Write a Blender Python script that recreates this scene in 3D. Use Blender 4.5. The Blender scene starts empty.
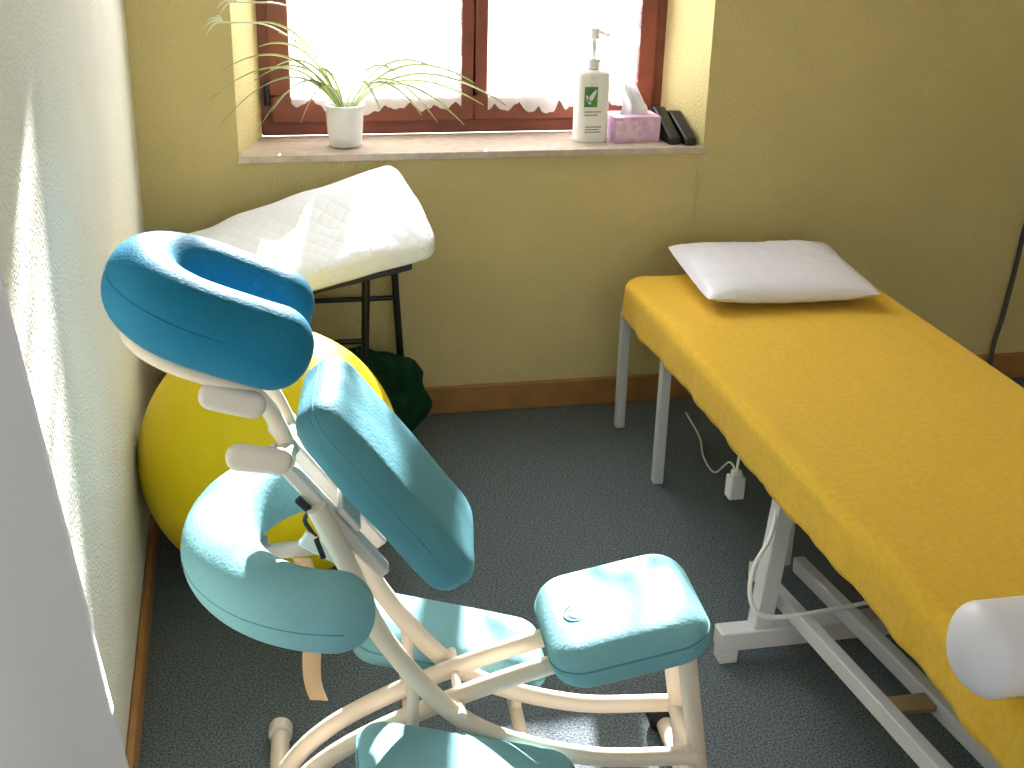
import bpy, bmesh, math, random
from mathutils import Vector, Matrix, noise
random.seed(7)
C = bpy.context.scene.collection
PI = math.pi
def srgb(r,g,b):
    f=lambda c:(c/12.92 if c<=.04045 else ((c+.055)/1.055)**2.4)
    return (f(r/255),f(g/255),f(b/255),1)

# ------------------------------------------------------------------ materials
def newmat(name):
    m=bpy.data.materials.new(name); m.use_nodes=True
    nt=m.node_tree; return m,nt,nt.nodes['Principled BSDF']
def mat(name,col,rough=.5,bump=0,bscale=100,var=0,vscale=20,sheen=0,spec=.5,metal=0,detail=3,col2=None,bdist=.01):
    m,nt,b=newmat(name); N=nt.nodes; L=nt.links
    b.inputs['Roughness'].default_value=rough; b.inputs['Metallic'].default_value=metal
    b.inputs['Specular IOR Level'].default_value=spec
    if sheen: b.inputs['Sheen Weight'].default_value=sheen
    tc=N.new('ShaderNodeTexCoord')
    if var or col2:
        n=N.new('ShaderNodeTexNoise'); n.inputs['Scale'].default_value=vscale; n.inputs['Detail'].default_value=detail
        L.new(tc.outputs['Object'],n.inputs['Vector'])
        r=N.new('ShaderNodeValToRGB'); r.color_ramp.elements[0].position=.32; r.color_ramp.elements[1].position=.68
        if col2: c1,c2=col,col2
        else:
            c1=tuple(c*(1-var) for c in col[:3])+(1,); c2=tuple(min(1,c*(1+var)) for c in col[:3])+(1,)
        r.color_ramp.elements[0].color=c1; r.color_ramp.elements[1].color=c2
        L.new(n.outputs['Fac'],r.inputs['Fac']); L.new(r.outputs['Color'],b.inputs['Base Color'])
    else: b.inputs['Base Color'].default_value=col
    if bump:
        n2=N.new('ShaderNodeTexNoise'); n2.inputs['Scale'].default_value=bscale; n2.inputs['Detail'].default_value=2
        L.new(tc.outputs['Object'],n2.inputs['Vector'])
        bp=N.new('ShaderNodeBump'); bp.inputs['Strength'].default_value=bump; bp.inputs['Distance'].default_value=bdist
        L.new(n2.outputs['Fac'],bp.inputs['Height']); L.new(bp.outputs['Normal'],b.inputs['Normal'])
    return m
M={}
M['wall_back']=mat('yellow_stucco',srgb(219,201,143),.9,.5,140,.04,3,bdist=.012)
M['wall_left']=mat('lit_yellow_stucco',srgb(238,236,222),.9,.6,140,.03,3,bdist=.012)  # same yellow paint as the back wall, paled to stand in for window light
M['ceiling']=mat('ceiling_paint',srgb(225,220,200),.9)
M['carpet']=mat('carpet',srgb(60,74,83),.95,.8,320,col2=srgb(138,149,156),vscale=200,bdist=.01,detail=2)
M['wood']=mat('baseboard_wood',srgb(168,120,70),.5,.1,60,.15,12)
M['frame_wood']=mat('window_wood',srgb(126,64,44),.42,.1,60,.15,14)
M['stone']=mat('sill_stone',srgb(205,188,172),.3,0,1,.12,30)
M['teal']=mat('teal_vinyl',srgb(124,178,189),.7,.15,160,.03,6,spec=.25)
M['teal_mid']=mat('teal_vinyl_deep',srgb(86,148,164),.65,.15,160,.03,6,spec=.25)
M['teal_dark']=mat('blue_teal_fabric',srgb(20,120,158),.65,.15,200,.04,8,spec=.25)
M['piping']=mat('teal_piping',srgb(88,148,160),.7,spec=.2)
M['piping_dark']=mat('blue_teal_piping',srgb(18,108,144),.7,spec=.2)
M['cream']=mat('cream_metal',srgb(232,216,196),.42)
M['cream_plastic']=mat('cream_plastic',srgb(222,212,202),.45)
M['white_metal']=mat('white_metal',srgb(222,222,226),.35)
M['black']=mat('black_plastic',srgb(20,20,23),.45)
M['black_metal']=mat('black_metal',srgb(24,24,27),.4)
M['cable_grey']=mat('dark_grey_cable',srgb(70,70,72),.5)
M['ball']=mat('yellow_rubber',srgb(246,218,20),.45,spec=.35)
M['sheet']=mat('yellow_terry',srgb(243,193,38),.9,.45,420,.06,70,sheen=.15)
M['white_vinyl']=mat('white_vinyl',srgb(232,230,241),.36,.12,14,bdist=.02)
M['white_plastic']=mat('white_plastic',srgb(250,250,247),.35)
M['ceramic']=mat('white_ceramic',srgb(236,235,238),.25,.2,45)
M['soil']=mat('soil',srgb(60,42,30),.95,.6,120)
M['leaf']=mat('leaf_green',srgb(164,184,116),.5,0,1,.15,12)
M['leaf_pale']=mat('leaf_cream',srgb(240,240,210),.5)
M['green']=mat('green_plush',srgb(26,62,38),1,.6,130,.3,20,bdist=.012,spec=.1)
M['curtain_white']=mat('white_fabric',srgb(238,238,252),.85,.1,300)
M['pink']=mat('pink_card',srgb(216,166,210),.5,0,1,col2=srgb(238,206,230),vscale=34)
M['pink_light']=mat('pink_card_print',srgb(226,182,218),.5,0,1,col2=srgb(246,228,240),vscale=44)
M['paper']=mat('tissue_paper',srgb(248,248,250),.9)
M['label_green']=mat('label_green',srgb(84,142,66),.5)
M['label_dark']=mat('label_text',srgb(150,146,128),.6)
M['strap']=mat('beige_webbing',srgb(216,180,140),.85,.3,400)
M['mattress']=mat('mattress_vinyl',srgb(200,190,160),.6)
M['tan']=mat('tan_board',srgb(176,150,112),.6,.1,60,.1,15)
# quilted cotton
def quilt():
    m,nt,b=newmat('quilted_cotton'); N=nt.nodes;L=nt.links
    b.inputs['Base Color'].default_value=srgb(247,249,255); b.inputs['Roughness'].default_value=.9
    tc=N.new('ShaderNodeTexCoord'); sp=N.new('ShaderNodeSeparateXYZ'); L.new(tc.outputs['Object'],sp.inputs[0])
    def mth(op,a,bv=None):
        n=N.new('ShaderNodeMath'); n.operation=op
        for i,v in enumerate([a,bv]):
            if v is None: continue
            if isinstance(v,(int,float)): n.inputs[i].default_value=v
            else: L.new(v,n.inputs[i])
        return n.outputs[0]
    t=mth('SUBTRACT',mth('MULTIPLY',sp.outputs['Z'],.9),sp.outputs['Y'])
    p=mth('MULTIPLY',mth('ADD',sp.outputs['X'],t),70); q=mth('MULTIPLY',mth('SUBTRACT',sp.outputs['X'],t),70)
    h=mth('MULTIPLY',mth('ABSOLUTE',mth('SINE',p)),mth('ABSOLUTE',mth('SINE',q)))
    h=mth('POWER',h,.3)
    bp=N.new('ShaderNodeBump'); bp.inputs['Strength'].default_value=.35; bp.inputs['Distance'].default_value=.005
    L.new(h,bp.inputs['Height']); L.new(bp.outputs['Normal'],b.inputs['Normal'])
    return m
M['quilt']=quilt()
def sheer():
    m,nt,b=newmat('sheer_lace'); N=nt.nodes;L=nt.links
    out=N['Material Output']
    b.inputs['Base Color'].default_value=(.95,.95,.96,1); b.inputs['Roughness'].default_value=.9
    tr=N.new('ShaderNodeBsdfTransparent'); tl=N.new('ShaderNodeBsdfTranslucent'); tl.inputs['Color'].default_value=(.98,.98,1,1)
    mx=N.new('ShaderNodeMixShader'); mx.inputs[0].default_value=.8
    L.new(b.outputs[0],mx.inputs[1]); L.new(tl.outputs[0],mx.inputs[2])
    tc=N.new('ShaderNodeTexCoord'); no=N.new('ShaderNodeTexNoise'); no.inputs['Scale'].default_value=13; no.inputs['Detail'].default_value=4
    L.new(tc.outputs['Object'],no.inputs['Vector'])
    rp=N.new('ShaderNodeValToRGB'); rp.color_ramp.elements[0].position=.40; rp.color_ramp.elements[0].color=(.15,.15,.15,1)
    rp.color_ramp.elements[1].position=.52; rp.color_ramp.elements[1].color=(.82,.82,.82,1)
    L.new(no.outputs['Fac'],rp.inputs['Fac'])
    m2=N.new('ShaderNodeMixShader'); L.new(rp.outputs['Color'],m2.inputs[0])
    L.new(tr.outputs[0],m2.inputs[2]); L.new(mx.outputs[0],m2.inputs[1]); L.new(m2.outputs[0],out.inputs['Surface'])
    return m
M['sheer']=sheer()
def lace():
    m,nt,b=newmat('lace_border'); N=nt.nodes;L=nt.links
    b.inputs['Base Color'].default_value=(.96,.96,.97,1); b.inputs['Roughness'].default_value=.9
    tl=N.new('ShaderNodeBsdfTranslucent'); tl.inputs['Color'].default_value=(.97,.97,1,1)
    mx=N.new('ShaderNodeMixShader'); mx.inputs[0].default_value=.5
    L.new(b.outputs[0],mx.inputs[1]); L.new(tl.outputs[0],mx.inputs[2]); L.new(mx.outputs[0],N['Material Output'].inputs['Surface'])
    return m
M['lace']=lace()
def glass():
    m,nt,b=newmat('window_glass'); N=nt.nodes;L=nt.links
    tr=N.new('ShaderNodeBsdfTransparent'); gl=N.new('ShaderNodeBsdfGlossy'); gl.inputs['Roughness'].default_value=.02
    mx=N.new('ShaderNodeMixShader'); mx.inputs[0].default_value=.04
    L.new(tr.outputs[0],mx.inputs[1]); L.new(gl.outputs[0],mx.inputs[2]); L.new(mx.outputs[0],N['Material Output'].inputs['Surface'])
    return m
M['glass']=glass()

# ------------------------------------------------------------------ mesh helpers
def cr(pts,n=10):
    P=[Vector(p) for p in pts]; out=[]
    for i in range(len(P)-1):
        p0=P[i-1] if i>0 else P[0]*2-P[1]; p1=P[i];p2=P[i+1]; p3=P[i+2] if i+2<len(P) else P[-1]*2-P[-2]
        for k in range(n):
            t=k/n; out.append(.5*((2*p1)+(-p0+p2)*t+(2*p0-5*p1+4*p2-p3)*t*t+(-p0+3*p1-3*p2+p3)*t**3))
    out.append(P[-1]); return out
class MB:
    def __init__(s): s.v=[];s.f=[];s.m=[]
    def add(s,v,f,mi=0,X=None):
        o=len(s.v)
        s.v+= [(X@Vector(p)) if X else Vector(p) for p in v]
        s.f+=[tuple(i+o for i in q) for q in f]; s.m+=[mi]*len(f); return s
    def box(s,lo,hi,mi=0,X=None):
        x0,y0,z0=lo;x1,y1,z1=hi
        v=[(x0,y0,z0),(x1,y0,z0),(x1,y1,z0),(x0,y1,z0),(x0,y0,z1),(x1,y0,z1),(x1,y1,z1),(x0,y1,z1)]
        return s.add(v,[(0,3,2,1),(4,5,6,7),(0,1,5,4),(1,2,6,5),(2,3,7,6),(3,0,4,7)],mi,X)
    def bar(s,a,b,w,h,mi=0,up=(0,0,1)):
        a=Vector(a);b=Vector(b);d=b-a;l=d.length;d.normalize()
        sd=d.cross(Vector(up)).normalized(); u=sd.cross(d)
        X=Matrix((( d.x,sd.x,u.x,a.x),(d.y,sd.y,u.y,a.y),(d.z,sd.z,u.z,a.z),(0,0,0,1)))
        return s.box((0,-w/2,-h/2),(l,w/2,h/2),mi,X)
    def tube(s,pts,r,n=14,mi=0,smooth=0):
        P=cr(pts,smooth) if smooth else [Vector(p) for p in pts]
        T=[]
        for i in range(len(P)):
            a=P[max(i-1,0)];b=P[min(i+1,len(P)-1)]; T.append((b-a).normalized())
        ref=Vector((0,0,1)) if abs(T[0].z)<.9 else Vector((0,1,0))
        nx=T[0].cross(ref).normalized(); v=[];f=[]
        for i,p in enumerate(P):
            if i:
                nx=(nx-T[i]*nx.dot(T[i])).normalized()
            ny=T[i].cross(nx); rr=r(i/(len(P)-1)) if callable(r) else r
            for k in range(n):
                a=2*PI*k/n; v.append(p+(nx*math.cos(a)+ny*math.sin(a))*rr)
        for i in range(len(P)-1):
            for k in range(n):
                f.append((i*n+k,i*n+(k+1)%n,(i+1)*n+(k+1)%n,(i+1)*n+k))
        f.append(tuple(range(n-1,-1,-1))); f.append(tuple((len(P)-1)*n+k for k in range(n)))
        return s.add(v,f,mi)
    def lathe(s,prof,c=(0,0,0),n=32,mi=0,X=None,sx=1,sy=1,p=2):
        v=[];f=[]
        for r,z in prof:
            for k in range(n):
                a=2*PI*k/n; ca,sa=math.cos(a),math.sin(a)
                e=2/p; q=lambda t:math.copysign(abs(t)**e,t)
                v.append((c[0]+r*q(ca)*sx,c[1]+r*q(sa)*sy,c[2]+z))
        for i in range(len(prof)-1):
            for k in range(n): f.append((i*n+k,i*n+(k+1)%n,(i+1)*n+(k+1)%n,(i+1)*n+k))
        f.append(tuple(range(n-1,-1,-1))); f.append(tuple((len(prof)-1)*n+k for k in range(n)))
        return s.add(v,f,mi,X)
    def sweep(s,pts,N,w,h,n=24,p=2.6,endr=None,mi=0,steps=90,ep=.75):
        P=[Vector(q) for q in pts]; L=[0]
        for a,b in zip(P,P[1:]): L.append(L[-1]+(b-a).length)
        tot=L[-1]; endr=endr or w/2
        def at(d):
            d=min(max(d,0),tot)
            for i in range(len(L)-1):
                if d<=L[i+1]+1e-9:
                    t=(d-L[i])/max(L[i+1]-L[i],1e-9); return P[i].lerp(P[i+1],t)
            return P[-1]
        N=Vector(N).normalized(); v=[];f=[]
        ds=[]
        for i in range(17): ds.append(endr*(1-math.cos(PI/2*i/16)))
        for i in range(1,steps): ds.append(endr+(tot-2*endr)*i/steps)
        for i in range(17): ds.append(tot-endr*(1-math.cos(PI/2*(16-i)/16)))
        for d in ds:
            c=at(d); a0=max(d-.02,0); a1=min(d+.02,tot); T=(at(a1)-at(a0)).normalized(); sd=T.cross(N).normalized()
            e=min(d,tot-d); sc=1 if e>=endr else math.sqrt(max(0,1-(1-e/endr)**2)); sc=max(sc,.02)
            sh=sc**ep
            for k in range(n):
                a=2*PI*k/n; q=lambda t:math.copysign(abs(t)**(2/p),t)
                v.append(c+sd*(w/2*sc*q(math.cos(a)))+N*(h/2*sh*q(math.sin(a))))
        m=len(ds)
        for i in range(m-1):
            for k in range(n): f.append((i*n+k,(i+1)*n+k,(i+1)*n+(k+1)%n,i*n+(k+1)%n))
        f.append(tuple(range(n))); f.append(tuple((m-1)*n+k for k in range(n-1,-1,-1)))
        return s.add(v,f,mi)
    def pad(s,lx,ly,h,rc,er,crown=0,na=14,nb=9,X=None,half=False,hang=None,mi=0,nay=None,disp=None):
        nay=nay or na; flat=rc-er; st=(hang if hang is not None else h/2-er)
        D=flat+er*PI/2+max(st,0)
        def prof(t):
            q=t*D
            if q<flat: return q,0
            if q<flat+er*PI/2: th=(q-flat)/er; return flat+er*math.sin(th),er*(1-math.cos(th))
            return rc,er+(q-flat-er*PI/2)
        def axis(l,n):
            xi=l/2-rc
            return [(-xi,-1+i/nb) for i in range(nb)]+[(-xi+2*xi*i/n,0) for i in range(n+1)]+[(xi,(i+1)/nb) for i in range(nb)]
        AX=axis(lx,na);AY=axis(ly,nay)
        def half_(sgn):
            v=[];f=[]
            for (y,ey) in AY:
                for (x,ex) in AX:
                    d=max(abs(ex),abs(ey)); px,py,dr=x,y,0
                    if d>0:
                        ln=math.hypot(ex,ey); ho,dr=prof(d); px+=ex/ln*ho; py+=ey/ln*ho
                    cz=crown*max(0,1-(2*px/lx)**2)*max(0,1-(2*py/ly)**2)
                    p=Vector((px,py,sgn*(h/2-dr+cz)))
                    if disp: p=disp(p,dr)
                    v.append(p)
            W=len(AX)
            for j in range(len(AY)-1):
                for i in range(W-1):
                    q=(j*W+i,j*W+i+1,(j+1)*W+i+1,(j+1)*W+i); f.append(q if sgn>0 else q[::-1])
            s.add(v,f,mi,X)
        half_(1)
        if not half: half_(-1)
        return s
    def loop_tube(s,pts,r,n=8,mi=0):
        P=[Vector(p) for p in pts]; m=len(P); v=[];f=[]
        c=sum(P,Vector())/m
        for i in range(m):
            T=(P[(i+1)%m]-P[i-1]).normalized(); nx=(P[i]-c); nx=(nx-T*nx.dot(T)).normalized(); ny=T.cross(nx)
            for k in range(n):
                a=2*PI*k/n; v.append(P[i]+nx*(math.cos(a)*r)+ny*(math.sin(a)*r))
        for i in range(m):
            j=(i+1)%m
            for k in range(n): f.append((i*n+k,i*n+(k+1)%n,j*n+(k+1)%n,j*n+k))
        return s.add(v,f,mi)
    def build(s,name,mats,parent=None,bevel=0,merge=True,world=True,angle=40,seg=2):
        me=bpy.data.meshes.new(name)
        off=Vector(parent.location) if (parent and world) else Vector()
        me.from_pydata([tuple(Vector(p)-off) for p in s.v],[],s.f)
        if not isinstance(mats,(list,tuple)): mats=[mats]
        for m in mats: me.materials.append(m)
        for p,mi in zip(me.polygons,s.m): p.material_index=mi
        bm=bmesh.new(); bm.from_mesh(me)
        if merge: bmesh.ops.remove_doubles(bm,verts=bm.verts,dist=1e-5)
        bmesh.ops.recalc_face_normals(bm,faces=bm.faces)
        bm.to_mesh(me); bm.free()
        for p in me.polygons: p.use_smooth=True
        me.set_sharp_from_angle(angle=math.radians(angle))
        o=bpy.data.objects.new(name,me); C.objects.link(o)
        if parent: o.parent=parent
        if bevel:
            b=o.modifiers.new('bevel','BEVEL'); b.width=bevel; b.segments=seg; b.limit_method='ANGLE'
        return o
def rrect(lx,ly,rc,X,z=0,n=8):
    out=[]
    for cx,cy,a0 in ((1,1,0),(-1,1,90),(-1,-1,180),(1,-1,270)):
        for k in range(n+1):
            a=math.radians(a0+90*k/n); out.append(X@Vector((cx*(lx/2-rc)+rc*math.cos(a),cy*(ly/2-rc)+rc*math.sin(a),z)))
    return out
def tag(o,label,cat,group=None):
    o['label']=label;o['category']=cat
    if group:o['group']=group
    return o
def thing(name,label,cat,loc=(0,0,0),rz=0,group=None):
    o=bpy.data.objects.new(name,None); C.objects.link(o); o.location=loc; o.rotation_euler=(0,0,rz); o.empty_display_size=.05
    return tag(o,label,cat,group)
def struct(o): o['kind']='structure'; return o

# ------------------------------------------------------------------ room
XR=3.2; YB=-4.9; ZC=2.8
struct(MB().box((-.15,YB-.15,-.1),(XR+.15,.36,0)).build('floor',M['carpet']))
struct(MB().box((-.15,YB-.15,ZC),(XR+.15,.36,ZC+.1)).build('ceiling',M['ceiling']))
struct(MB().box((-.15,YB,0),(0,.36,ZC)).build('wall_left',M['wall_left']))
struct(MB().box((XR,YB,0),(XR+.15,.36,ZC)).build('wall_right',M['wall_back']))
# wall behind the viewpoint, with an unseen opening added and sized for fill light
RX0,RX1,RZ0,RZ1=.95,2.0,.95,2.0
wr=MB(); wr.box((-.15,YB-.15,0),(RX0,YB,ZC)).box((RX1,YB-.15,0),(XR+.15,YB,ZC)).box((RX0,YB-.15,RZ1),(RX1,YB,ZC)).box((RX0,YB-.15,0),(RX1,YB,RZ0))
struct(wr.build('wall_rear',M['wall_left']))
FX0,FX1,FZ0,FZ1=.29,1.755,.86,2.7      # opening on the room face
BX0,BX1=.367,1.69                       # opening at the frame (splayed reveals)
w=MB()
v=[(0,0,0),(XR,0,0),(XR,0,ZC),(0,0,ZC),(FX0,0,FZ0),(FX1,0,FZ0),(FX1,0,FZ1),(FX0,0,FZ1),
   (BX0,.26,FZ0),(BX1,.26,FZ0),(BX1,.26,FZ1),(BX0,.26,FZ1),
   (BX0,.36,FZ0),(BX1,.36,FZ0),(BX1,.36,FZ1),(BX0,.36,FZ1),(0,.36,0),(XR,.36,0),(XR,.36,ZC),(0,.36,ZC)]
f=[(0,1,5,4),(1,2,6,5),(2,3,7,6),(3,0,4,7)]
f+=[(4,5,9,8),(5,6,10,9),(6,7,11,10),(7,4,8,11),(8,9,13,12),(9,10,14,13),(10,11,15,14),(11,8,12,15)]
f+=[(12,13,17,16),(13,14,18,17),(14,15,19,18),(15,12,16,19),(0,16,17,1),(1,17,18,2),(2,18,19,3),(3,19,16,0)]
struct(w.add(v,f).build('wall_back',M['wall_back'],angle=20))
struct(MB().box((0.018,-.018,0),(XR,0,.098)).build('baseboard_back',M['wood'],bevel=.006))
struct(MB().box((0,YB,0),(.018,0,.075)).build('baseboard_left',M['wood'],bevel=.006))

# window
win=bpy.data.objects.new('window_1',None); C.objects.link(win); win.location=(1.03,.3,.885); win['kind']='structure'
MB().box((FX0-.005,-.022,.862),(FX1+.005,0.0,.885)).box((FX0+.004,0,.8625),(FX1-.004,.26,.885)).build('window_sill',M['stone'],win,bevel=.003)
Z0=.885; ZT=2.695; y0,y1=.26,.34
fr=MB()
fr.box((BX0,y0,Z0),(BX1,y1,Z0+.055)).box((BX0,y0,ZT-.06),(BX1,y1,ZT)).box((BX0,y0,Z0+.055),(BX0+.05,y1,ZT-.06)).box((BX1-.05,y0,Z0+.055),(BX1,y1,ZT-.06))
fr.build('window_frame',M['frame_wood'],win,bevel=.006)
XM=1.048; PZ=1.012
for a,b,sl,sr in ((BX0+.035,XM-.001,.06,.043),(XM+.001,BX1-.035,.043,.06)):
    c=MB(); yy0,yy1=.245,.30; zb,zt=Z0+.042,ZT-.045; s=.06
    c.box((a,yy0,zb),(b,yy1,PZ)).box((a,yy0,zt-s),(b,yy1,zt)).box((a,yy0,PZ),(a+sl,yy1,zt-s)).box((b-sr,yy0,PZ),(b,yy1,zt-s))
    k=c.build('casement',M['frame_wood'],win,bevel=.005)
    g=MB().box((a+sl,.272,PZ),(b-sr,.276,zt-s)).build('glass_pane',M['glass'],k,world=False)
    g.location=-Vector(win.location)
for zz in (1.02,2.3):
    MB().tube([(BX0+.02,.243,zz-.035),(BX0+.02,.243,zz+.035)],.009,12).build('hinge',M['black_metal'],win)
MB().tube([(1.738,-.007,.862),(1.742,-.007,.78),(1.735,-.007,.66),(1.738,-.007,.55)],.0035,8,smooth=6).build('cord',M['wall_back'],win)

# sheer curtains with an opaque scalloped lace border
def curtain(x0,x1,label,sd):
    nx,nz=160,24
    def hem(u): return .990-.028*abs(math.sin(u*PI*6+.9*math.sin(u*6+sd)))**.7+.04*noise.noise(Vector((u*4,sd,0)))+.012*noise.noise(Vector((u*26,sd,2)))
    def yy(u): return .233+.0015*math.sin(u*60)+.002*math.sin(u*23+1)
    def grid(fz,n):
        v=[];f=[]
        for j in range(n+1):
            for i in range(nx+1):
                u=i/nx; v.append((x0+(x1-x0)*u,yy(u),fz(u,j/n)))
        for j in range(n):
            for i in range(nx):
                q=j*(nx+1)+i; f.append((q,q+1,q+nx+2,q+nx+1))
        return v,f
    top=lambda u:1.030+.015*noise.noise(Vector((u*5,sd,4)))
    o=MB().add(*grid(lambda u,t:top(u)+(2.58-top(u))*t,nz)).build('sheer_curtain',M['sheer'],merge=False)
    tag(o,label,'curtain','lace curtains at the window')
    MB().add(*grid(lambda u,t:hem(u)+(top(u)-hem(u))*t,4)).build('lace_border',M['lace'],o,merge=False)
    MB().tube([(x0-.02,.235,2.585),(x1+.02,.235,2.585)],.005,10).build('curtain_rod',M['white_metal'],o)
    return o
curtain(BX0+.095,XM-.044,'white sheer lace curtain with scalloped hem, over the window casement behind the spider plant',1.3)
curtain(XM+.044,BX1-.095,'white sheer lace curtain with scalloped hem, over the window casement behind the pump bottle',4.1)

# ------------------------------------------------------------------ sill objects
SZ=.885
PX,PY=.617,.10
t=thing('potted_spider_plant','spider plant with long striped leaves in a small white pot on the sill','plant',(PX,PY,SZ))
MB().lathe([(.042,0),(.050,.004),(.055,.05),(.058,.11),(.060,.122),(.060,.128),(.053,.128),(.051,.115),(.051,.108)],(PX,PY,SZ),36).build('pot',M['ceramic'],t)
MB().lathe([(.0508,.098),(.049,.112),(.02,.116),(.004,.117)],(PX,PY,SZ),30).build('soil',M['soil'],t)
tips=[(-.27,-.125,-.05,.20),(-.27,-.125,.10,.13),(-.19,.0,.22,.05),(.50,-.03,.0,.17),(.41,.02,.06,.15),(.23,-.06,-.02,.15),
      (.16,-.02,.10,.10),(-.06,.03,.24,.02),(.05,-.03,.15,.05),(-.25,-.08,.19,.12),(.44,.03,-.01,.13),(-.10,-.08,.11,.08),(-.22,.03,-.02,.15),(.28,-.06,-.045,.19),
      (.10,-.09,.0,.14),(-.14,-.10,-.03,.15),(-.22,-.06,.12,.12),(.36,-.08,-.05,.17),
      (-.38,-.20,-.02,.21),(-.40,-.21,.06,.19),(.30,.04,.10,.12),(-.36,-.19,.14,.16),(-.26,-.10,.26,.12)]
mb=MB()
for (dx,dy,dz,ar) in tips:
    p0=Vector((PX+dx*.05,PY+dy*.1,SZ+.112)); p2=Vector((PX+dx,PY+dy,SZ+.122+dz)); p1=(p0+p2)/2+Vector((-dx*.12,0,ar+.03))
    sd=Vector((-dy,dx,0))
    sd=(sd.normalized()+Vector((0,.0,.45))).normalized(); n=18; v=[];f=[]
    for i in range(n+1):
        u=i/n; p=p0*(1-u)**2+p1*2*u*(1-u)+p2*u*u; wd=.0074*(min(1,u*5+.35))*(1-u**6)+.0008
        for q,lift in ((-1,.003),(-.4,0),(.4,0),(1,.003)): v.append(p+sd*wd*q+Vector((0,0,lift)))
    for i in range(n):
        for k in range(3): f.append((i*4+k,i*4+k+1,(i+1)*4+k+1,(i+1)*4+k))
    o=len(mb.v); mb.v+=v; mb.f+=[tuple(a+o for a in q) for q in f]; mb.m+=[(0,1,0)[k%3] for k in range(len(f))]
mb.build('foliage',[M['leaf'],M['leaf_pale']],t,merge=False)
for e in ([(PX-.01,PY,SZ+.11),(PX-.10,PY-.06,SZ+.28),(PX-.22,PY-.15,SZ+.38),(PX-.35,PY-.18,SZ+.395)],
          [(PX-.01,PY,SZ+.11),(PX-.06,PY-.05,SZ+.30),(PX-.16,PY-.14,SZ+.43),(PX-.31,PY-.18,SZ+.45)]):
    r_=MB().tube(e,.0024,8,smooth=8); tp=Vector(e[-1])
    for k in range(4):
        a=2.0+k*.55; d=Vector((math.cos(a)*.055,-.01+.01*math.sin(k*3),math.sin(a)*.035))
        n=8; v=[];f=[]; sd=Vector((-d.z,0,d.x)).normalized()
        for i in range(n+1):
            u=i/n; p=tp+d*u+Vector((0,0,.03*u*(1-u)-.02*u*u)); wd=.003*(1-u**3)+.0004
            v+=[p-sd*wd,p+sd*wd]
        for i in range(n): f.append((2*i,2*i+1,2*i+3,2*i+2))
        r_.add(v,f)
    r_.build('runner',M['leaf_pale'],t,merge=False)

t=thing('pump_bottle','tall white lotion pump bottle with a green leaf label on the sill','bottle',(1.402,.10,SZ))
bc=(1.402,.10,SZ)
MB().lathe([(.049,0),(.053,.005),(.054,.02),(.054,.207),(.052,.217),(.044,.224),(.024,.228),(.020,.230)],bc,40,sy=.68,p=3.6).build('bottle_body',M['white_plastic'],t)
MB().lathe([(.021,.2305),(.023,.233),(.023,.256),(.019,.262),(.008,.263),(.008,.32)],bc,24).build('pump_collar',M['white_plastic'],t)
hd=MB().lathe([(.008,.318),(.017,.322),(.017,.352),(.012,.357)],bc,24); hd.tube([(1.402,.10,SZ+.342),(1.422,.085,SZ+.343),(1.442,.07,SZ+.335)],.0075,12,smooth=4)
hd.build('pump_head',M['white_plastic'],t)
yf=.10-.0370
lb=MB().box((1.369,yf-.001,SZ+.115),(1.412,yf+.001,SZ+.178)).build('label_print',M['label_green'],t)
def ell(cx,cz,a,b,rot,y,n=20):
    vs=[]
    for k in range(n):
        an=2*PI*k/n; x=a*math.cos(an); z=b*math.sin(an)*(1-.35*math.cos(an)); vs.append((cx+x*math.cos(rot)-z*math.sin(rot),y,cz+x*math.sin(rot)+z*math.cos(rot)))
    return vs
MB().add(ell(1.395,SZ+.15,.022,.007,1.0,yf-.0016),[tuple(range(20))]).build('leaf_emblem',M['white_plastic'],t,merge=False)
MB().add(ell(1.382,SZ+.138,.016,.005,2.0,yf-.0016),[tuple(range(20))]).build('leaf_emblem',M['white_plastic'],t,merge=False)
for zz,a,b in ((.098,1.371,1.427),(.088,1.371,1.415),(.05,1.375,1.429),(.042,1.375,1.422),(.034,1.375,1.427)):
    MB().box((a,yf-.0012,SZ+zz),(b,yf+.001,SZ+zz+.0032)).build('label_line',M['label_dark'],t)

t=thing('tissue_box','lilac pink tissue box with a white tissue sticking out, beside the pump bottle','box',(1.548,.115,SZ))
R=Matrix.Translation((1.548,.115,SZ))@Matrix.Rotation(math.radians(2),4,'Z')
MB().box((-.078,-.055,0),(.078,.055,.082),0,R).build('carton',M['pink'],t,bevel=.003)
MB().box((-.072,-.0558,.012),(.0,-.0552,.07),0,R).build('printed_panel',M['pink_light'],t)
MB().lathe([(.045,0.0822),(.044,.0826)],(0,0,0),28,0,R,1,.5).build('opening',M['pink_light'],t)
ts=MB(); v=[];f=[]
for j in range(15):
    for i in range(25):
        u=i/24-.5; q=j/14; wd=.085*(1-.40*q)
        v.append(R@Vector((u*2*wd*.6+.012*math.sin(q*4)-.014*q,.014*math.sin(u*14+q*3)*(.5+q)-.004,.080+.115*q*(1-.5*abs(u)*1.4)+.014*math.sin(u*9)*q)))
for j in range(14):
    for i in range(24): f.append((j*25+i,j*25+i+1,(j+1)*25+i+1,(j+1)*25+i))
ts.add(v,f).build('tissue',M['paper'],t,merge=False)

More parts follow.
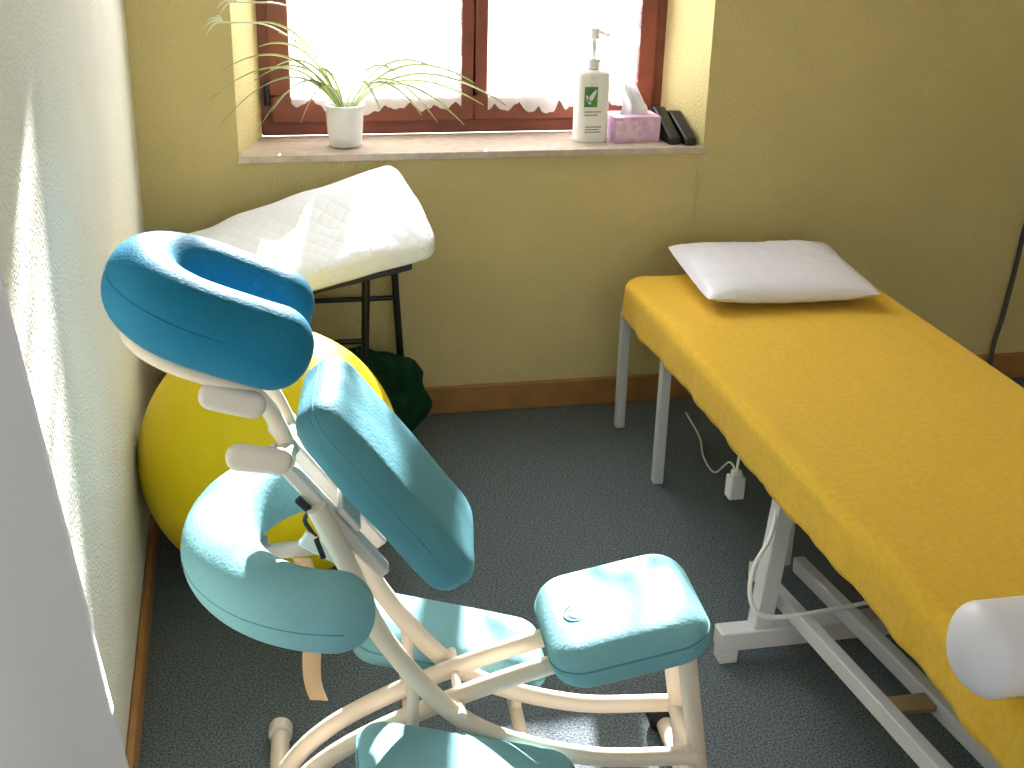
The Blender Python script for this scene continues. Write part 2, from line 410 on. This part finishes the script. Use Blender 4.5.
def wedge(cx,cy,rz,label,s=1):
    X=Matrix.Translation((cx,cy,SZ))@Matrix.Rotation(rz,4,'Z')
    mb=MB(); a=.0195
    v=[(-a,-.09,0),(a,-.09,0),(a,.09*s,0),(-a,.09*s,0),(-a,-.09,.022),(a,-.09,.022),(a,.055*s,.095*s),(-a,.055*s,.095*s),(a,.09*s,.09*s),(-a,.09*s,.09*s)]
    f=[(0,3,2,1),(0,1,5,4),(4,5,6,7),(7,6,8,9),(9,8,2,3),(1,2,8,6,5),(0,4,7,9,3)]
    o=mb.add(v,f,0,X).build('wedge_block',M['black'],bevel=.005); tag(o,label,'wedge','black wedges on the window sill'); return o
wedge(1.656,.10,math.radians(5),'black wedge-shaped block directly beside the pink tissue box on the sill',1.0)
wedge(1.704,.085,math.radians(5),'black wedge-shaped block at the very end of the sill by the reveal',.9)

o=MB().tube([(2.975,-.012,.64),(2.965,-.012,.56),(2.958,-.012,.42),(2.935,-.024,.25),(2.915,-.030,.12),(2.93,-.04,.009),(2.99,-.12,.009)],.0085,10,smooth=8).build('hanging_cable',M['cable_grey'])
tag(o,'dark grey cable hanging down the yellow wall behind the yellow massage table','cable')

# ------------------------------------------------------------------ stand with sloping top + quilted wedge + green bundle + ball
t=thing('side_stand','black metal stand with a sloping top under the white quilted wedge cushion','stand',(.46,-.26,0))
def bz(x): return .545+.215*(x-.13)       # height of the sloping top (its upper face)
mb=MB()
bx=[(.13,-.48),(.745,-.48),(.745,-.06),(.13,-.06)]
v=[(x,y,bz(x)-.018) for x,y in bx]+[(x,y,bz(x)) for x,y in bx]
mb.add(v,[(0,3,2,1),(4,5,6,7),(0,1,5,4),(1,2,6,5),(2,3,7,6),(3,0,4,7)]).build('stand_top',M['black'],t,bevel=.003)
for x,y,b in ((.735,-.075,.775),(.62,-.44,.60),(.16,-.075,.14),(.16,-.44,.14)):
    MB().tube([(b,y,0),(x,y,bz(x)-.018)],.0115,14).build('leg',M['black_metal'],t)
MB().tube([(.16,-.075,.44),(.745,-.075,.44)],.008,10).build('rail',M['black_metal'],t)
MB().tube([(.155,-.44,.44),(.615,-.44,.44)],.008,10).build('rail',M['black_metal'],t)
BRt,FRt,BLt,FLt=Vector((.755,-.06,.900)),Vector((.822,-.50,.760)),Vector((.085,-.165,.704)),Vector((.155,-.585,.612))
BRb,FRb,BLb,FLb=[Vector((p.x,p.y,bz(p.x)+.003)) for p in (BRt,FRt,BLt,FLt)]
ns=60; nr=72; v=[];f=[]
for i in range(ns+1):
    u=i/ns; u=.5-.5*math.cos(PI*u)
    q=[BRb.lerp(BLb,u),BRt.lerp(BLt,u),FRt.lerp(FLt,u),FRb.lerp(FLb,u)]
    pts=[]; per=nr//4
    for k in range(4):
        a=q[k];b=q[(k+1)%4]
        pts+=[a.lerp(b,m_/per) for m_ in range(per)]
    for it in range(12): pts=[(pts[k-1]+pts[k]*2+pts[(k+1)%nr])/4 for k in range(nr)]
    R_=.045
    e=min(u,1-u)*.67; sc=1 if e>R_ else .64+.36*math.sqrt(max(0,1-(1-e/R_)**2))
    cc=sum(pts,Vector())/nr; lo=min(p.z for p in pts); cc.z=lo+(cc.z-lo)*.6
    for p in pts:
        P=cc+(p-cc)*sc
        nn=noise.noise(P*5)*.014+noise.noise(P*13)*.006
        up_=min(1,max(0,(P.z-lo)/.05))
        v.append(P+Vector((0,0,nn*up_)))
for i in range(ns):
    for k in range(nr): f.append((i*nr+k,i*nr+(k+1)%nr,(i+1)*nr+(k+1)%nr,(i+1)*nr+k))
f.append(tuple(range(nr-1,-1,-1)));f.append(tuple(ns*nr+k for k in range(nr)))
o=MB().add(v,f).build('quilted_cushion',M['quilt'],angle=85); tag(o,'white quilted wedge cushion lying on the black stand below the window','cushion')
bm=bmesh.new(); bmesh.ops.create_icosphere(bm,subdivisions=6,radius=1)
mb=MB(); vs=[]
for q in bm.verts:
    p=q.co.copy(); k=1+.22*noise.noise(p*1.6+Vector((3,1,2)))+.10*noise.noise(p*4)+.02*noise.noise(p*10)
    x,y,z=p.x*.20*k,p.y*.10*min(k,1.08),p.z*.185*k
    vs.append((.60+x,-.228+y,max(.16+z,.002)))
mb.add(vs,[tuple(a.index for a in q.verts) for q in bm.faces]); bm.free()
o=mb.build('green_blanket',M['green'],merge=False,angle=180); tag(o,'dark green rumpled plush blanket on the floor under the black stand','blanket')
t=thing('exercise_ball','large shiny yellow exercise ball on the carpet against the wall','ball',(.328,-.90,0))
bc=Vector((.328,-.90,.325)); pf=[]
for i in range(1,96):
    a=-PI/2+PI*i/96; rr=.325*(1+.001*math.cos(a*60)) ; pf.append((rr*math.cos(a),rr*math.sin(a)))
X=Matrix.Translation(bc)@Matrix.Rotation(math.radians(55),4,'Y')@Matrix.Rotation(math.radians(20),4,'X')
MB().lathe(pf,(0,0,0),96,0,X).build('ball_shell',M['ball'],t)
MB().lathe([(.012,.3245),(.010,.3275),(.003,.328)],(0,0,0),16,0,X).build('valve',M['white_plastic'],t)

# ------------------------------------------------------------------ massage chair (local frame: +x to the seat)
ch=thing('massage_chair','kneeling massage chair with teal pads on a cream tubular frame','massage chair',(.70,-1.94,0),math.radians(-4))
def part(mb,name,m,parent=ch,**k): return mb.build(name,m,parent,world=False,**k)
def axes(o,x,z):
    x=Vector(x).normalized(); z=Vector(z); z=(z-x*z.dot(x)).normalized(); y=z.cross(x)
    return Matrix(((x.x,y.x,z.x,o[0]),(x.y,y.y,z.y,o[1]),(x.z,y.z,z.z,o[2]),(0,0,0,1)))
def wrinkle(a,sx,sy):
    def d(p,dr):
        w=noise.noise(Vector((p.x*sx,p.y*sy,p.z*6)))*a
        return p+Vector((0,0,w if p.z>0 else -w))if dr<.02 else p+Vector((math.copysign(w*.5,p.x),math.copysign(w*.5,p.y),0))*(1 if abs(p.z)>.004 else 0)
    return d
# seat
X=axes((.225,0,.455),(math.cos(.22),0,math.sin(.22)),(0,0,1))
st_=part(MB().pad(.290,.290,.082,.065,.038,.012,X=X),'seat',M['teal'],angle=60)
part(MB().loop_tube(rrect(.2905,.2905,.065,X,.008),.002),'piping',M['piping'],st_)
for r_ in (.026,.017):
    part(MB().loop_tube([X@Vector((-.075+r_*math.cos(a*PI/16),-.02+r_*math.sin(a*PI/16),.0486)) for a in range(32)],.0011,6),'embossed_emblem',M['teal'],st_)
# chest pad
X=axes((-.192,.0,.770),(.6,0,-.8),(.8,-.10,.6))
cp=part(MB().pad(.415,.250,.082,.056,.032,.008,na=22,nb=12,X=X,disp=wrinkle(.0025,9,18)),'chest_pad',M['teal_mid'],angle=80)
part(MB().loop_tube(rrect(.4155,.2505,.056,X,.009),.0016),'piping',M['piping'],cp)
# knee pads
for sg in (-1,1):
    X=axes((-.07,sg*.212,.284),(math.cos(.28),0,-math.sin(.28)),(0,0,1))
    kp=part(MB().pad(.40,.205,.066,.05,.031,.008,X=X),'knee_pad',M['teal'],angle=60)
    part(MB().loop_tube(rrect(.4005,.2055,.05,X,.006),.002),'piping',M['piping'],kp)
# face cradle cushion
tl=math.radians(22); E1=Vector((math.cos(tl),0,-math.sin(tl)));E2=Vector((0,1,0));NN=Vector((math.sin(tl),0,math.cos(tl)))
fc=Vector((-.475,.0,1.083))
def upath(r,arm,pinch=0,off=0,n=28):
    pts=[]
    for k in range(17): q=1-k/16; pts.append(fc+E1*(arm*q)+E2*(r-pinch*q*q)+NN*off)
    for k in range(1,n): a=PI/2+PI*k/n; pts.append(fc+E1*(r*math.cos(a))+E2*(r*math.sin(a))+NN*off)
    for k in range(17): q=k/16; pts.append(fc+E1*(arm*q)-E2*(r-pinch*q*q)+NN*off)
    return pts
fcz=part(MB().sweep(upath(.102,.172,.022),NN,.114,.134,n=44,p=2.15,endr=.062,steps=120,ep=.9),'face_cushion',M['teal_dark'],angle=80)
part(MB().tube(upath(.1585,.10,.012,.006),.0013,8),'piping',M['piping_dark'],fcz)
part(MB().tube(upath(.10,.10,.01,-.078),.013,12),'face_cradle_frame',M['cream'])
top=fc+E1*.10-NN*.082
for sg in (-1,1):
    part(MB().bar((top.x,sg*.085,top.z),(top.x-.10,sg*.085,top.z+.04),.012,.022),'cradle_bracket',M['cream_plastic'],bevel=.003)
    part(MB().tube([(top.x-.02,sg*.04,top.z-.0),(-.385,sg*.04,.915),(-.352,sg*.04,.835)],.014,14,smooth=6),'cradle_stem',M['cream'])
part(MB().tube([(top.x-.02,-.10,top.z),(top.x-.02,.10,top.z)],.014,14),'pivot_tube',M['cream'])
part(MB().tube([(-.36,-.09,.845),(-.36,.07,.845)],.016,14),'pivot_tube',M['cream'])
def lever(c,d):
    X=axes(c,d,(0,-1,.25))
    part(MB().pad(.104,.044,.018,.021,.008,.002,na=8,nb=5,X=X),'clamp_lever',M['cream_plastic'])
lever((-.435,-.105,.960),(-1,0,.28)); lever((-.40,-.105,.858),(-1,0,.15))
for sg in (-1,1):
    part(MB().bar((-.385,sg*.05,.85),(-.205,sg*.05,.61),.024,.034,up=(0,1,0)),'chest_rail',M['cream_plastic'],bevel=.005)
part(MB().bar((-.262,-.08,.728),(-.262,.08,.728),.05,.012,up=(.8,0,.6)),'chest_plate',M['cream_plastic'],bevel=.003)
# tubes
for sg in (-1,1):
    part(MB().tube([(-.315,sg*.08,.755),(-.268,sg*.08,.645),(-.205,sg*.08,.487),(-.06,sg*.08,.305),(.15,sg*.08,.215),(.365,sg*.08,.195)],.0175,16,smooth=8),'main_tube',M['cream'])
    part(MB().tube([(-.415,sg*.043,.035),(-.385,sg*.043,.14),(-.29,sg*.043,.235),(-.115,sg*.043,.322),(.09,sg*.043,.392),(.30,sg*.043,.437)],.0175,16,smooth=8),'seat_tube',M['cream'])
    part(MB().tube([(.33,sg*.07,.45),(.40,sg*.07,.03)],.0175,16),'rear_leg',M['cream'])
    part(MB().tube([(-.16,sg*.08,.268),(-.16,sg*.08,.42)],.011,12),'knee_strut',M['cream'])
    part(MB().tube([(.05,sg*.08,.204),(.05,sg*.08,.25)],.011,12),'knee_strut',M['cream'])
for x,z in ((-.16,.265),(.05,.204)):
    part(MB().tube([(x,-.28,z),(x,.28,z)],.013,12),'knee_crossbar',M['cream'])
part(MB().tube([(.365,-.09,.195),(.365,.09,.195)],.014,14),'stretcher',M['cream'])
part(MB().tube([(-.075,-.10,.335),(-.075,.10,.335)],.009,12),'axle',M['cream'])
part(MB().tube([(-.415,-.27,.023),(-.415,.29,.023)],.019,16),'front_crossbar',M['cream'])
part(MB().tube([(.40,-.21,.027),(.40,.235,.027)],.019,16),'rear_crossbar',M['cream'])
for y in (-.29,.275):
    part(MB().tube([(-.415,y,.025),(-.415,y+.035,.025)],.025,18),'foot_cap',M['cream_plastic'],bevel=.004)
for y in (-.265,.225):
    part(MB().tube([(.40,y,.034),(.40,y+.055,.034)],.034,20),'rubber_foot',M['black'],bevel=.006)
# arm rest crescent
ar=[]
for k in range(81):
    a=math.radians(62+217*k/80); ar.append((-.262+.216*math.cos(a),.242*math.sin(a),.658))
arm=part(MB().sweep(ar,(0.06,0,1),.130,.120,n=36,p=2.25,endr=.062,steps=120,ep=.8),'arm_rest',M['teal'],angle=80)
pp=[]
for k in range(41):
    a=math.radians(78+189*k/40); pp.append((-.262+.2808*math.cos(a),.3068*math.sin(a),.658))
part(MB().tube(pp,.0013,8),'piping',M['piping'],arm)
for sg in (-1,1):
    part(MB().bar((-.25,sg*.062,.605),(-.45,sg*.062,.590),.016,.028),'arm_bracket',M['cream_plastic'],bevel=.004)
part(MB().bar((-.43,-.12,.588),(-.43,.12,.588),.05,.014),'arm_plate',M['cream_plastic'],bevel=.003)
part(MB().tube([(-.266,-.10,.625),(-.266,.10,.625)],.012,12),'pivot_tube',M['cream'])
part(MB().bar((-.34,-.06,.69),(-.265,-.06,.64),.014,.03),'arm_bracket',M['cream_plastic'],bevel=.004)
# small black clips with a cord
part(MB().bar((-.345,-.072,.768),(-.322,-.072,.742),.012,.012),'clip',M['black'],bevel=.002)
part(MB().bar((-.318,-.062,.690),(-.306,-.062,.650),.012,.010),'clip',M['black'],bevel=.002)
part(MB().tube([(-.325,-.066,.742),(-.335,-.06,.722),(-.325,-.06,.70),(-.318,-.062,.69)],.004,8,smooth=5),'black_cord',M['black'])
v=[];f=[]
for i in range(21):
    u=i/20; z=.60-.30*u; x=-.345+.012*math.sin(u*5.2)+.03*u*u
    v+=[(x-.016,.03+.015*math.sin(u*6),z),(x+.016,.022+.015*math.sin(u*6+.5),z-.004)]
for i in range(20): f.append((2*i,2*i+1,2*i+3,2*i+2))
sp=part(MB().add(v,f),'strap',M['strap'],merge=False); sm=sp.modifiers.new('solid','SOLIDIFY'); sm.thickness=.002

# ------------------------------------------------------------------ massage table
TX0,TX1,TY0,TY1,TZ=1.44,2.216,-.21,-2.72,.525
cx,cy=(TX0+TX1)/2,(TY0+TY1)/2
t=thing('massage_table','long massage table with white steel frame under the yellow sheet','massage table',(cx,cy,0))
X=Matrix.Translation((cx,cy,TZ-.062))
MB().pad(TX1-TX0-.03,TY0-TY1-.03,.10,.05,.03,X=X).build('mattress',M['mattress'],t)
fm=MB()
for x in (TX0+.05,TX1-.05): fm.box((x-.015,TY1+.05,.378),(x+.015,TY0-.05,.412))
for y in (TY1+.06,-1.4,-.62,TY0-.06): fm.box((TX0+.065,y-.015,.378),(TX1-.065,y+.015,.412))
fm.build('top_frame',M['white_metal'],t,bevel=.003)
for x in (1.467,2.19):
    for y in (-.20,-.604):
        MB().box((x-.015,y-.015,0),(x+.015,y+.015,.40)).build('leg',M['white_metal'],t,bevel=.003)
for x0,x1 in ((1.42,1.50),(2.236,2.156)):
    MB().bar((x0,-1.50,.06),(x1,-1.40,.38),.045,.045,up=(0,1,0)).build('lift_column',M['white_metal'],t,bevel=.004)
for y in (-1.50,-3.0+.4):
    MB().box((1.32,y-.025,.035),(2.336,y+.025,.085)).build('base_crossbar',M['white_metal'],t,bevel=.004)
    for x in (1.345,2.311):
        MB().box((x-.022,y-.022,0),(x+.022,y+.022,.036)).build('foot',M['white_metal'],t,bevel=.003)
for x in (1.50,1.62,2.03,2.15):
    MB().bar((x,-1.27,.095),(x,-2.62,.235),.03,.04).build('lift_arm',M['white_metal'],t,bevel=.003)
MB().box((1.55,-1.30,.11),(1.585,-1.27,.38)).build('actuator_post',M['white_metal'],t,bevel=.003)
MB().bar((1.515,-1.95,.175),(1.60,-1.95,.175),.05,.012).build('cross_plate',M['tan'],t,bevel=.002)
MB().tube([(1.50,-1.36,.37),(1.44,-1.47,.31),(1.375,-1.53,.255),(1.372,-1.555,.18),(1.42,-1.56,.145),(1.55,-1.56,.148),(1.70,-1.55,.158),(1.85,-1.50,.16),(2.0,-1.45,.14)],.0055,8,smooth=8).build('cable',M['white_plastic'],t)
def ridge(x): return (1-abs(noise.noise(x)))**3
def disp(p,dr):
    w=noise.noise(Vector((p.x*3,p.y*1.5,0)))*.003+noise.noise(Vector((p.x*16+p.y*2.5,p.y*1.3,3)))*.0022+ridge(Vector((p.x*7+p.y*1.6,p.y*.8,5)))*.0045*max(0,noise.noise(Vector((p.x*2,p.y*2,9)))+.35)
    p=p.copy(); p.z+=w*(1 if dr<.03 else .3)
    if dr>.03:
        k=min(1,(dr-.03)/.08); e=.006*k*(math.sin(p.y*24+p.x*9)+.6*math.sin(p.y*51+p.x*31))*.6
        n=Vector((p.x/(.39),p.y/1.25,0)); 
        if abs(n.x)>abs(n.y): p.x+=math.copysign(e+.004*k,n.x)
        else: p.y+=math.copysign(min(e,.004),n.y)
        p.z+=.006*k*math.sin(p.y*6+p.x*5)
    return p
o=MB().pad(TX1-TX0,TY0-TY1,0,.065,.030,na=80,nay=200,nb=14,half=True,hang=.085,X=Matrix.Translation((cx,cy,TZ)),disp=disp).build('fitted_sheet',M['sheet'],angle=80)
sm=o.modifiers.new('solid','SOLIDIFY'); sm.thickness=.003; sm.offset=1
tag(o,'yellow terry sheet stretched over the massage table','sheet')
# pillow
mb=MB(); n=48; X=Matrix.Translation((1.852,-.40,.584))@Matrix.Rotation(math.radians(-3),4,'Z')@Matrix.Rotation(math.radians(3),4,'X')
for sg in (1,-1):
    v=[];f=[]
    for j in range(n+1):
        for i in range(n+1):
            a=-1+2*i/n;b=-1+2*j/n
            hgt=((1-a**4)*(1-b**4))**.55
            px=a*.268*(1-.022*(1-b*b))*(1-.022*(a*a*b*b)**2); py=b*.226*(1-.026*(1-a*a))*(1-.022*(a*a*b*b)**2)
            z=(.043 if sg>0 else .040)*hgt*(1+.08*noise.noise(Vector((a*2,b*2,sg))))*sg
            z+=.006*(a*a*b*b)+.004*noise.noise(Vector((a*3+b*4,b*2-a,2)))*hgt+.0035*noise.noise(Vector((a*9-b*3,b*5+a*4,5)))*hgt
            v.append((px,py,z))
    for j in range(n):
        for i in range(n):
            q=j*(n+1)+i; f.append((q,q+1,q+n+2,q+n+1))
    mb.add(v,f,0,X)
o=mb.build('pillow',M['white_vinyl'],angle=70); tag(o,'white vinyl pillow on the far head end of the yellow massage table','pillow')
# bolster
mb=MB(); pts=[(1.345+.64*i/20,-2.36+.0*i,.607) for i in range(21)]
mb.sweep(pts,(0,0,1),.152,.148,n=36,p=2.2,endr=.05,ep=.9)
o=mb.build('bolster',M['white_vinyl'],angle=80); tag(o,'white vinyl bolster roll lying across the near end of the yellow table','bolster')
# cord with plug
t=thing('power_cord','white power cord with a plug hanging beneath the massage table','cord',(1.546,-1.0,0))
MB().tube([(1.56,-1.02,.36),(1.55,-1.0,.28),(1.546,-1.0,.215)],.004,8,smooth=6).build('cable',M['white_plastic'],t)
MB().tube([(1.546,-.998,.225),(1.552,-.93,.22),(1.60,-.72,.08),(1.66,-.48,.008),(1.70,-.33,.005),(1.72,-.14,.005)],.003,8,smooth=8).build('cable',M['white_plastic'],t)
MB().box((1.524,-1.02,.15),(1.568,-.98,.215)).box((1.532,-1.012,.215),(1.56,-.988,.232)).build('plug',M['white_plastic'],t,bevel=.005)

# ------------------------------------------------------------------ smooth white drape in the foreground, its edge held off the wall
mb=MB(); v=[];f=[]; nu,nz=50,40
for j in range(nz+1):
    z=.05+2.3*j/nz; ye=-2.90+(1.458-z)*.495
    for i in range(nu+1):
        u=i/nu; y=ye-.55*u
        x=.022+.093*(1-u)**1.15+.007*math.sin(u*12+z*2)*min(1,u*3)
        v.append((x,y,z))
for j in range(nz):
    for i in range(nu):
        q=j*(nu+1)+i; f.append((q,q+1,q+nu+2,q+nu+1))
o=mb.add(v,f).build('white_drape',M['curtain_white'],merge=False,angle=80); tag(o,'plain white fabric drape hanging along the pale wall in the foreground','curtain')
sm=o.modifiers.new('solid','SOLIDIFY'); sm.thickness=.003

# ------------------------------------------------------------------ camera + light
cam=bpy.data.cameras.new('camera'); co=bpy.data.objects.new('camera',cam); C.objects.link(co)
cam.sensor_width=36; cam.lens=1268/1024*36; cam.clip_start=.02
r=Vector((.9783,-.2071,.0252)).normalized(); fw=Vector((.2004,.8993,-.3892)); fw=(fw-r*fw.dot(r)).normalized(); up=r.cross(fw)
co.matrix_world=Matrix(((r.x,up.x,-fw.x,.29),(r.y,up.y,-fw.y,-3.84),(r.z,up.z,-fw.z,1.75),(0,0,0,1)))
bpy.context.scene.camera=co
sun=bpy.data.lights.new('sun','SUN'); so=bpy.data.objects.new('sun',sun); C.objects.link(so)
sun.energy=38; sun.color=(1,.98,.95); sun.angle=.014; so.location=(3,6,5)
so.rotation_euler=Vector((-.21,-1,-.54)).to_track_quat('-Z','Y').to_euler()
wd=bpy.data.worlds.new('world'); bpy.context.scene.world=wd; wd.use_nodes=True
bg=wd.node_tree.nodes['Background']; bg.inputs[0].default_value=(.88,.94,1,1); bg.inputs[1].default_value=5.4
bpy.context.scene.view_settings.view_transform='Standard'
